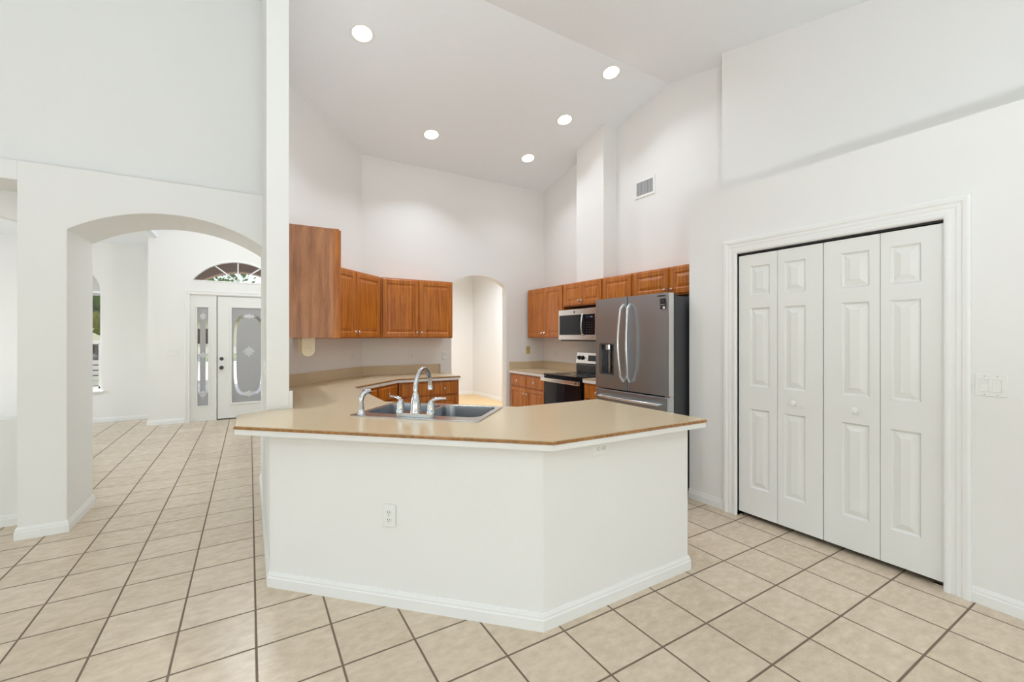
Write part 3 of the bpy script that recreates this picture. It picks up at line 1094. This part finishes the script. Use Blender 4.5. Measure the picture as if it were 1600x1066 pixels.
d2 = frdoor(SPL + .003, FW - .002, .897, 1.79).build('door', DSTEEL, t, 30)
M().box(FW - .0019, FW - .0002, .012, .074, .899, 1.788).build('door_edge', LSTEEL, d2)['label'] = 'bright steel door edge'
for x, par, sx in ((SPL - .042, d1, -1), (SPL + .042, d2, 1)):
    n = 14
    path = [(x + sx * .012 * sin(pi * i / n), -.030 - .034 * sin(pi * i / n), .975 + (1.725 - .975) * i / n) for i in range(n + 1)]
    path = [(x, .0, .985)] + path[1:-1] + [(x, .0, 1.715)]
    M().tube(path, [.012] + [.0115] * (n - 1) + [.012], 12).build('handle', LSTEEL, par, 60)
dr = M().box(.002, FW - .002, .0, .075, .505, .885).build('drawer', DSTEEL, t, bevel=.006)
M().box(FW - .0019, FW - .0002, .008, .074, .507, .883).build('door_edge', LSTEEL, dr)
n = 12
path = [(.08 + .745 * i / n, -.036 - .018 * sin(pi * i / n), .818) for i in range(n + 1)]
path = [(.08, .002, .818)] + path + [(.825, .002, .818)]
M().tube(path, .0125, 12).build('handle', LSTEEL, dr, 60)
dr2 = M().box(.002, FW - .002, .0, .075, .06, .495).build('drawer', DSTEEL, t, bevel=.006)
path = [(p[0], p[1], .43) for p in path]
M().tube(path, .0125, 12).build('handle', LSTEEL, dr2, 60)
M().box(.03, .11, .06, .16, 1.765, 1.785).build('hinge_cover', DGREY, t, bevel=.004)
M().box(FW - .11, FW - .03, .06, .16, 1.765, 1.785).build('hinge_cover', DGREY, t, bevel=.004)
M().box(FW - .06, FW - .002, .03, .075, .885, .897).build('hinge', LSTEEL, t)
yF = lambda x: .012 - .012 * sin(pi * (x - SPL - .003) / (FW - SPL - .005)) - .0012


def text(name, body, size, material, parent, loc, rot):
    c = bpy.data.curves.new(name, 'FONT')
    c.body = body
    c.size = size
    c.align_x = 'CENTER'
    c.align_y = 'CENTER'
    c.extrude = .0006
    c.offset = size * .012
    c.materials.append(material)
    f = bpy.data.objects.new(name + '_outline', c)
    COL.objects.link(f)
    bpy.context.view_layer.update()
    me = bpy.data.meshes.new_from_object(f.evaluated_get(bpy.context.evaluated_depsgraph_get()))
    bpy.data.objects.remove(f)
    o = bpy.data.objects.new(name, me)
    COL.objects.link(o)
    o.parent = parent
    o.location = loc
    o.rotation_euler = rot
    return o


text('logo', 'SAMSUNG', .021, BLACK, d2, (.828, yF(.83) - .001, 1.765), (pi / 2, 0, 0))
st = M().box(.822, .876, .0005, .0045, 1.650, 1.742).build('sticker', BLACK, d2)
M().lathe([(.016, 0), (.016, .001), (.012, .0012)], (.849, .0, 1.722), (0, -1, 0), 18).build('sticker_emblem', DGREY, st)
M().box(.853, .873, -.0008, .0008, 1.652, 1.672).build('sticker_label', PLAST, st)
M().box(.826, .872, -.0006, .0008, 1.690, 1.692).box(.826, .866, -.0006, .0008, 1.684, 1.686).box(.826, .850, -.0006, .0008, 1.668, 1.670).build('sticker_print', LGREY, st)

# ------------------------------------------------------------------ range
t = thing('range', 'stainless and black glass electric range between the oak base cabinets', 'range', (3.335, 4.715, 0), RW)
RWD = .758
M().box(0, RWD, .045, .655, .03, .905).build('oven_body', BLACK, t, bevel=.003)
M().box(.02, RWD - .02, .08, .62, 0, .03).build('plinth', BLACK, t)
M().box(-.003, RWD + .003, .0, .60, .905, .926).build('cooktop', BLACKG, t, bevel=.005)
for cx, cy, r in ((.2, .17, .10), (.55, .17, .085), (.2, .43, .075), (.55, .43, .10)):
    M().lathe([(r, 0), (r, .0006), (r - .004, .0006), (r - .004, .0002)], (cx, cy, .926), (0, 0, 1), 36).build('burner_ring', DGREY, t)
od = M().box(.006, RWD - .006, .0, .045, .215, .895).build('oven_door', BLACKG, t, bevel=.004)
M().box(.10, RWD - .10, -.0015, .002, .36, .70).build('oven_window', BLACKG, od)
hb = M().box(-.008, RWD + .008, -.050, -.022, .832, .878)
hb.box(.02, .06, -.022, .002, .840, .870).box(RWD - .06, RWD - .02, -.022, .002, .840, .870)
hb.build('handle', LSTEEL, od, bevel=.006)
M().box(RWD - .055, RWD - .025, -.0510, -.0495, .845, .865).build('sticker', DGREY, od)
bd = M().box(.006, RWD - .006, .004, .045, .06, .205).build('storage_drawer', STEEL, t, bevel=.004)
bg = M().wally([(.560, .926), (.655, .926), (.655, 1.195), (.575, 1.195), (.545, 1.05), (.560, 1.035)], -.002, RWD + .002).build('backguard', STEEL, t, bevel=.003)
M().box(.006, RWD - .006, .550, .562, .930, 1.030).build('vent_grille', DGREY, bg)
nv = Vector((0, -.979, .202))
ct = lambda x, z: (x, .575 - (1.195 - z) / .145 * .030 - .001, z)
for x in (.062, .130, RWD - .130, RWD - .062):
    M().lathe([(.030, -.002), (.030, .004), (.024, .008), (.021, .026), (.010, .028)], ct(x, 1.122), nv, 20).build('knob', BLACK, bg, 40)
M().add([ct(.245, 1.085), ct(.515, 1.085), ct(.515, 1.160), ct(.245, 1.160)], [(0, 1, 2, 3)]).add([(p[0], p[1] - .003, p[2] + .0006) for p in (ct(.245, 1.085), ct(.515, 1.085), ct(.515, 1.160), ct(.245, 1.160))], [(0, 1, 2, 3)]).build('control_display', BLACKG, bg)
M().add([(p[0], p[1] - .0035, p[2] + .0006) for p in (ct(.34, 1.118), ct(.42, 1.118), ct(.42, 1.138), ct(.34, 1.138))], [(0, 1, 2, 3)]).build('clock_digits', DISPLAY, bg)
M().lathe([(.006, 0), (.006, .003), (.004, .004)], ct(.20, 1.122), nv, 10).build('indicator', BLACK, bg)

# ------------------------------------------------------------------ microwave
t = thing('microwave', 'stainless over-the-range microwave under the short oak cabinet', 'microwave', (3.58, 4.715, 0), RW)
MW = .756
M().box(0, MW, .03, .41, 1.372, 1.765).build('case', DGREY, t, bevel=.003)
md = M().plate([(0, 1.370), (MW, 1.370), (MW, 1.765), (0, 1.765)], [[(.022, 1.435), (.725, 1.435), (.725, 1.690), (.022, 1.690)]], .0, .03, fn).build('front_frame', STEEL, t, bevel=.004)
dd = M().box(.022, .530, .002, .03, 1.435, 1.690).build('door', BLACKG, t)
M().rings(.065, .455, 1.465, 1.660, [(0, .0015), (.004, .0005), (.010, .003)]).build('door_window', BLACKG, dd)
path = [(.508 + .010 * sin(pi * i / 10), -.012 - .026 * sin(pi * i / 10), 1.430 + .265 * i / 10) for i in range(11)]
M().tube([(.508, .004, 1.432)] + path + [(.508, .004, 1.693)], .0125, 12).build('handle', LSTEEL, dd, 60)
cp = M().box(.532, .725, .001, .03, 1.435, 1.690).build('control_panel', BLACKG, t)
for r in range(5):
    for c_ in range(3):
        M().box(.560 + c_ * .048, .585 + c_ * .048, -.0004, .002, 1.465 + r * .030, 1.473 + r * .030).build('key', DGREY, cp)
M().box(.575, .685, -.0005, .002, 1.648, 1.664).build('clock_display', DISPLAY, cp)
M().box(.650, .680, -.0007, .001, 1.650, 1.662).build('clock_digits', LGREY, cp)
M().lathe([(.015, 0), (.015, .002), (.011, .003)], (.33, .001, 1.728), (0, -1, 0), 24).build('badge', DGREY, md)
text('logo', 'GE', .014, LSTEEL, md, (.33, -.0032, 1.728), (pi / 2, 0, 0))
M().box(.02, MW - .02, .03, .40, 1.352, 1.372).build('vent_hood', BLACK, t)


# ------------------------------------------------------------------ outlets and switches
def outlet(label, loc, rz, material=PLAST, horiz=False, sw=0, group='white wall outlets', name='wall_outlet', cat='outlet', w=.072):
    t = thing(name, label, cat, loc, rz, group)
    h = .116
    W, H = (h, w) if horiz else (w, h)
    M().rings(-W / 2, W / 2, -H / 2, H / 2, [(0, 0), (.0, -.003), (.004, -.006)]).build('cover_plate', material, t)
    if sw:
        pitch = .046
        for k in range(sw):
            cx = (k - (sw - 1) / 2) * pitch
            M().rings(cx - .017, cx + .017, -.034, .034, [(0, -.0055), (.0, -.0075), (.002, -.0075), (.0025, -.006)]).build('switch_frame', material, t)
            M().wally([(-.006, -.031), (-.012, -.031), (-.0075, .0), (-.0075, .006), (-.010, .031), (-.006, .031)], cx - .0145, cx + .0145).build('rocker', material, t)
            for z in (-.048, .048):
                M().lathe([(.003, 0), (.003, .001)], (cx, -.006, z), (0, -1, 0), 8).build('screw', LGREY, t)
        return t
    for s in (-1, 1):
        cx, cz = (s * .0195, 0) if horiz else (0, s * .0195)
        o = M().lathe([(.0165, 0), (.0165, .002), (.015, .0028)], (cx, -.006, cz), (0, -1, 0), 18).build('receptacle', material, t)
        m = M()
        for a, b, hw_, hh in ((-.006, .003, .0013, .0045), (.006, .003, .0013, .0038), (0, -.0075, .0025, .0025)):
            if horiz:
                a, b, hw_, hh = b, -a, hh, hw_
            m.box(cx + a - hw_, cx + a + hw_, -.0093, -.0080, cz + b - hh, cz + b + hh)
        m.build('slot', SLOT, o)
    M().lathe([(.003, 0), (.003, .0012)], (0, -.006, 0), (0, -1, 0), 8).build('screw', LGREY, t)
    return t


outlet('white outlet low on the angled face of the peninsula', (.627, 2.283, .472), PW)
outlet('white sideways outlet just under the counter on the right face of the peninsula', (1.572, 1.710, .826), 0, horiz=True)
k = 4.44
outlet('white outlet on the diagonal wall under the corner cabinet', (1.075, 5.515, 1.172), DW)
outlet('white outlet on the back wall under the two-door cabinet', (1.847, Yb, 1.157), 0)
outlet('white switch plate on the back wall at the left edge of the small arch', (2.315, Yb, 1.147), 0, sw=1, name='light_switch', cat='light switch', group='white light switches')
outlet('yellowed almond outlet on the back wall right of the small arch', (3.70, Yb, 1.205), 0, ALMOND, group='almond outlets')
outlet('white outlet on the right wall left of the range', (Xr, 5.32, 1.160), RW)
outlet('white outlet low on the hall wall seen through the small arch', (4.70, 8.1, .46), RW)
outlet('white double rocker switch on the pantry wall right of the closet doors', (3.306, .650, 1.155), RW, sw=2, w=.118, name='light_switch', cat='light switch', group='white light switches')
outlet('white triple rocker switch on the entrance wall left of the sidelight', (-1.07, DY, 1.155), 0, sw=3, w=.165, name='light_switch', cat='light switch', group='white light switches')
outlet('white switch plate seen edge-on at the left side of the pillar', (.097, 3.62, 1.19), RW, sw=1, name='light_switch', cat='light switch', group='white light switches')

# ------------------------------------------------------------------ paper towel holder
t = thing('paper_towel_holder', 'cream plastic paper towel holder under the taller oak cabinet', 'paper towel holder', (.395, 3.75, 1.40), 0)


def arm(y0, y1):
    pts = [(.047, 0), (-.047, 0), (-.047, -.098)] + [(-.047 * cos(pi * i / 12), -.098 - .047 * sin(pi * i / 12)) for i in range(1, 12)] + [(.047, -.098)]
    return M().wallx(pts, y0, y1)


M().box(-.040, .040, 0, .30, -.012, 0).build('mounting_bar', CREAM, t, bevel=.003)
a = arm(-.012, .0).build('arm', CREAM, t, bevel=.004)
M().lathe([(.030, 0), (.030, .003), (.024, .005)], (0, -.012, -.098), (0, -1, 0), 24).build('hub', CREAM, a, 40)
a = arm(.30, .312).build('arm', CREAM, t, bevel=.004)
M().lathe([(.016, 0), (.016, .03)], (0, 0, -.098), (0, 1, 0), 18).build('spindle', CREAM, t, 40)

# ------------------------------------------------------------------ air vent
t = thing('air_vent', 'white air vent grille high on the wall above the refrigerator', 'air vent', (Xr, 3.738, 3.065), RW)
VW, VH = .305, .215
M().plate([(0, 0), (VW, 0), (VW, VH), (0, VH)], [[(.03, .03), (VW - .03, .03), (VW - .03, VH - .03), (.03, VH - .03)]], -.010, .0, fn).build('frame', TRIM, t, bevel=.003)
M().box(.03, VW - .03, -.002, .0, .03, VH - .03).build('duct_opening', SLOT, t)
m = M()
for i in range(11):
    x = .042 + i * .0222
    m.add([(x, -.0105, .03), (x + .009, -.003, .03), (x + .009, -.003, VH - .03), (x, -.0105, VH - .03), (x + .002, -.0105, .03), (x + .011, -.003, .03), (x + .011, -.003, VH - .03), (x + .002, -.0105, VH - .03)],
          [(0, 1, 2, 3), (7, 6, 5, 4), (0, 4, 5, 1), (1, 5, 6, 2), (2, 6, 7, 3), (3, 7, 4, 0)])
m.build('louver', LGREY, t)

# ------------------------------------------------------------------ recessed ceiling lights
tilt = math.atan(SL)
CANS = [((.848, 3.954), 'recessed ceiling light nearest the white pillar'),
        ((3.270, 3.392), 'recessed ceiling light nearest the ceiling ridge, with a visible dark rim'),
        ((1.875, 4.987), 'recessed ceiling light above the back wall cabinets'),
        ((3.256, 4.167), 'middle of the three recessed lights in the row along the right wall'),
        ((3.256, 4.972), 'recessed ceiling light nearest the back right corner of the kitchen')]
first = None
for (x, y), lab in CANS:
    if first is None:
        t = thing('recessed_light', lab, 'ceiling light', (x, y, zc(y)), 0, 'recessed ceiling lights')
        M().lathe([(.105, .002), (.105, -.004), (.096, -.008), (.084, -.006), (.080, .0)], (0, 0, 0), (0, 0, 1), 36).build('trim_ring', PLAST, t, 40)
        M().lathe([(.080, -.003), (.078, -.0055), (.02, -.006)], (0, 0, 0), (0, 0, 1), 32).build('lens', LENS, t)
        first = t
    else:
        t = copy_tree(first)
        t.location = (x, y, zc(y))
        t['label'] = lab
    t.rotation_euler = (-tilt, 0, 0)
for (x, y), lab in CANS:
    add_light('can_lamp', 'AREA', (x, y, zc(y) - .03), (-tilt, 0, 0), 15.5 if x < 3 else (3.6 if 4 < y < 4.5 else 6.4), (.84, .90, 1.0), .15, None, None, radians(122))


# ------------------------------------------------------------------ outdoors, seen through the glass
tag(M().box(-30, 30, 9.75, 70, -.25, -.12).build('lawn', GRASS), 'green lawn in front of the house', 'lawn', kind='structure')
tag(M().box(-1.9, 1.9, 9.01, 11.3, -.12, -.02).build('porch_floor', CONC), 'pale concrete porch floor outside the front door', 'porch', kind='structure')
tag(M().box(-2.6, 9, 11.3, 26, -.12, -.09).build('driveway', CONC), 'pale concrete driveway beyond the porch', 'driveway', kind='structure')
tag(M().box(-30, 30, 26, 32, -.12, -.08).build('street', CONC), 'street beyond the lawn', 'street', kind='structure')
tag(M().box(-6.0, -1.9, 9.75, 11.6, -.12, -.06).build('mulch_bed', MULCH), 'brown mulch bed below the arched window', 'garden bed', kind='structure')
pm = M()
pm.wallx(arch_outline(-1.9, 1.9, 3.9, -1.15, .9, 2.2, .56, -.1), 10.7, 11.0)
struct('porch_arch', pm, STUCCO, 'tan stucco porch arch outside the front door', 'porch arch')
struct('porch_ceiling', M().box(-1.9, 1.9, 9.01, 10.7, 3.3, 3.4), BROWN, 'brown porch ceiling outside the fanlight', 'porch ceiling')
struct('porch_wall', M().box(-2.0, -1.9, 9.75, 11.0, -.1, 3.9).box(1.9, 2.0, 9.01, 11.0, -.1, 3.9), STUCCO, 'tan stucco side walls of the porch', 'porch wall')


def tree(label, x, y, h, r, lm, n, seed, trunk=.16, low=.45):
    rd = random.Random(seed)
    t = thing('tree', label, 'tree', (x, y, -.12), 0, 'trees in the front yard')
    m = M()
    m.tube([(0, 0, 0), (.05, .02, h * .25), (-.04, .05, h * .5), (.03, 0, h * .8)], [trunk, trunk * .8, trunk * .6, trunk * .2], 10)
    for k_ in range(5):
        a = k_ * 1.3 + rd.random()
        m.tube([(0, .02, h * .42), (r * .4 * cos(a), r * .4 * sin(a), h * .6), (r * .75 * cos(a), r * .75 * sin(a), h * .75)], [trunk * .4, trunk * .25, .02], 6)
    m.build('trunk', BARK, t, 50)
    m = M()
    for _ in range(n):
        a, e, q_ = rd.random() * 2 * pi, math.asin(rd.uniform(-1, 1)), rd.random() ** .33
        c = Vector((r * q_ * cos(a) * cos(e), r * q_ * sin(a) * cos(e), h * (low + 1) / 2 + h * (1 - low) / 2 * q_ * sin(e)))
        s = rd.uniform(.10, .22)
        u = Vector((rd.gauss(0, 1), rd.gauss(0, 1), rd.gauss(0, 1))).normalized()
        w = u.cross(Vector((rd.gauss(0, 1), rd.gauss(0, 1), rd.gauss(0, 1)))).normalized()
        m.add([c - u * s, c + w * s * .5, c + u * s, c - w * s * .5], [(0, 1, 2, 3)])
    m.build('foliage', lm, t)


tree('leafy green tree outside the arched window', -3.1, 15.0, 5.2, 2.2, LEAF, 2600, 3, .22, .30)
tree('tall dark tree across the street beyond the fanlight', -3.4, 34.0, 9.5, 4.0, LEAFD, 2600, 5, .25, .35)
tree('spreading tree across the street right of the porch arch', 7.5, 36.0, 9.0, 4.2, LEAFD, 2600, 9, .25, .35)
tree('small tree beside the street left of the house', -9.5, 22.0, 6.0, 2.6, LEAF, 2000, 11, .18, .3)

# car parked on the driveway side
t = thing('car', 'blue grey car parked outside the arched window', 'car', (-5.9, 17.5, -.11), 0)
prof = [(0, .28), (.02, .62), (.12, .74), (1.15, .84), (1.75, 1.30), (2.9, 1.36), (3.7, 1.02), (4.35, .95), (4.5, .80), (4.5, .30)]
M().wallx(prof, -.86, .86).build('body', CARP, t, 30, bevel=.05)
M().wallx([(1.32, .90), (1.83, 1.26), (2.85, 1.31), (3.50, 1.02), (3.45, .92)], -.865, .865).build('windows', BLACKG, t)
for x in (.85, 3.55):
    for y in (-.80, .80):
        w_ = M().lathe([(.31, -.1), (.33, -.07), (.33, .07), (.31, .1)], (x, y, .33), (0, 1, 0), 24).build('wheel', TYRE, t, 40)
        M().lathe([(.19, -.105), (.19, .105)], (x, y, .33), (0, 1, 0), 16).build('hub_cap', LSTEEL, w_)
M().box(-.01, .06, -.7, -.35, .56, .66).box(-.01, .06, .35, .7, .56, .66).build('headlight', PLAST, t)

t = thing('utility_screen', 'white slatted screen in the yard outside the arched window', 'screen', (-3.35, 12.9, -.12), 0)
for i in range(5):
    M().box(0, .95, 0, .03, .46 + i * .115, .55 + i * .115).build('slat', PLAST, t)
M().box(.02, .08, .03, .08, 0, 1.03).build('post', PLAST, t)
M().box(.87, .93, .03, .08, 0, 1.03).build('post', PLAST, t)

t = thing('house', 'cream house with shingle roof across the street', 'house', (-2, 46, -.1), 0)
M().box(-9, 9, 0, 8, 0, 3.0).build('wall', STREET, t)
M().wallx([(-9.6, 2.9), (9.6, 2.9), (6, 5.2), (-6, 5.2)], -.5, 8.5).build('roof', ROOF, t)
for x in (-6, -2, 3):
    M().box(x, x + 1.5, -.03, .02, .9, 2.2).build('window', BLACKG, t)
M().box(5.6, 8.2, -.03, .02, 0, 2.3).build('garage_door', PLAST, t)
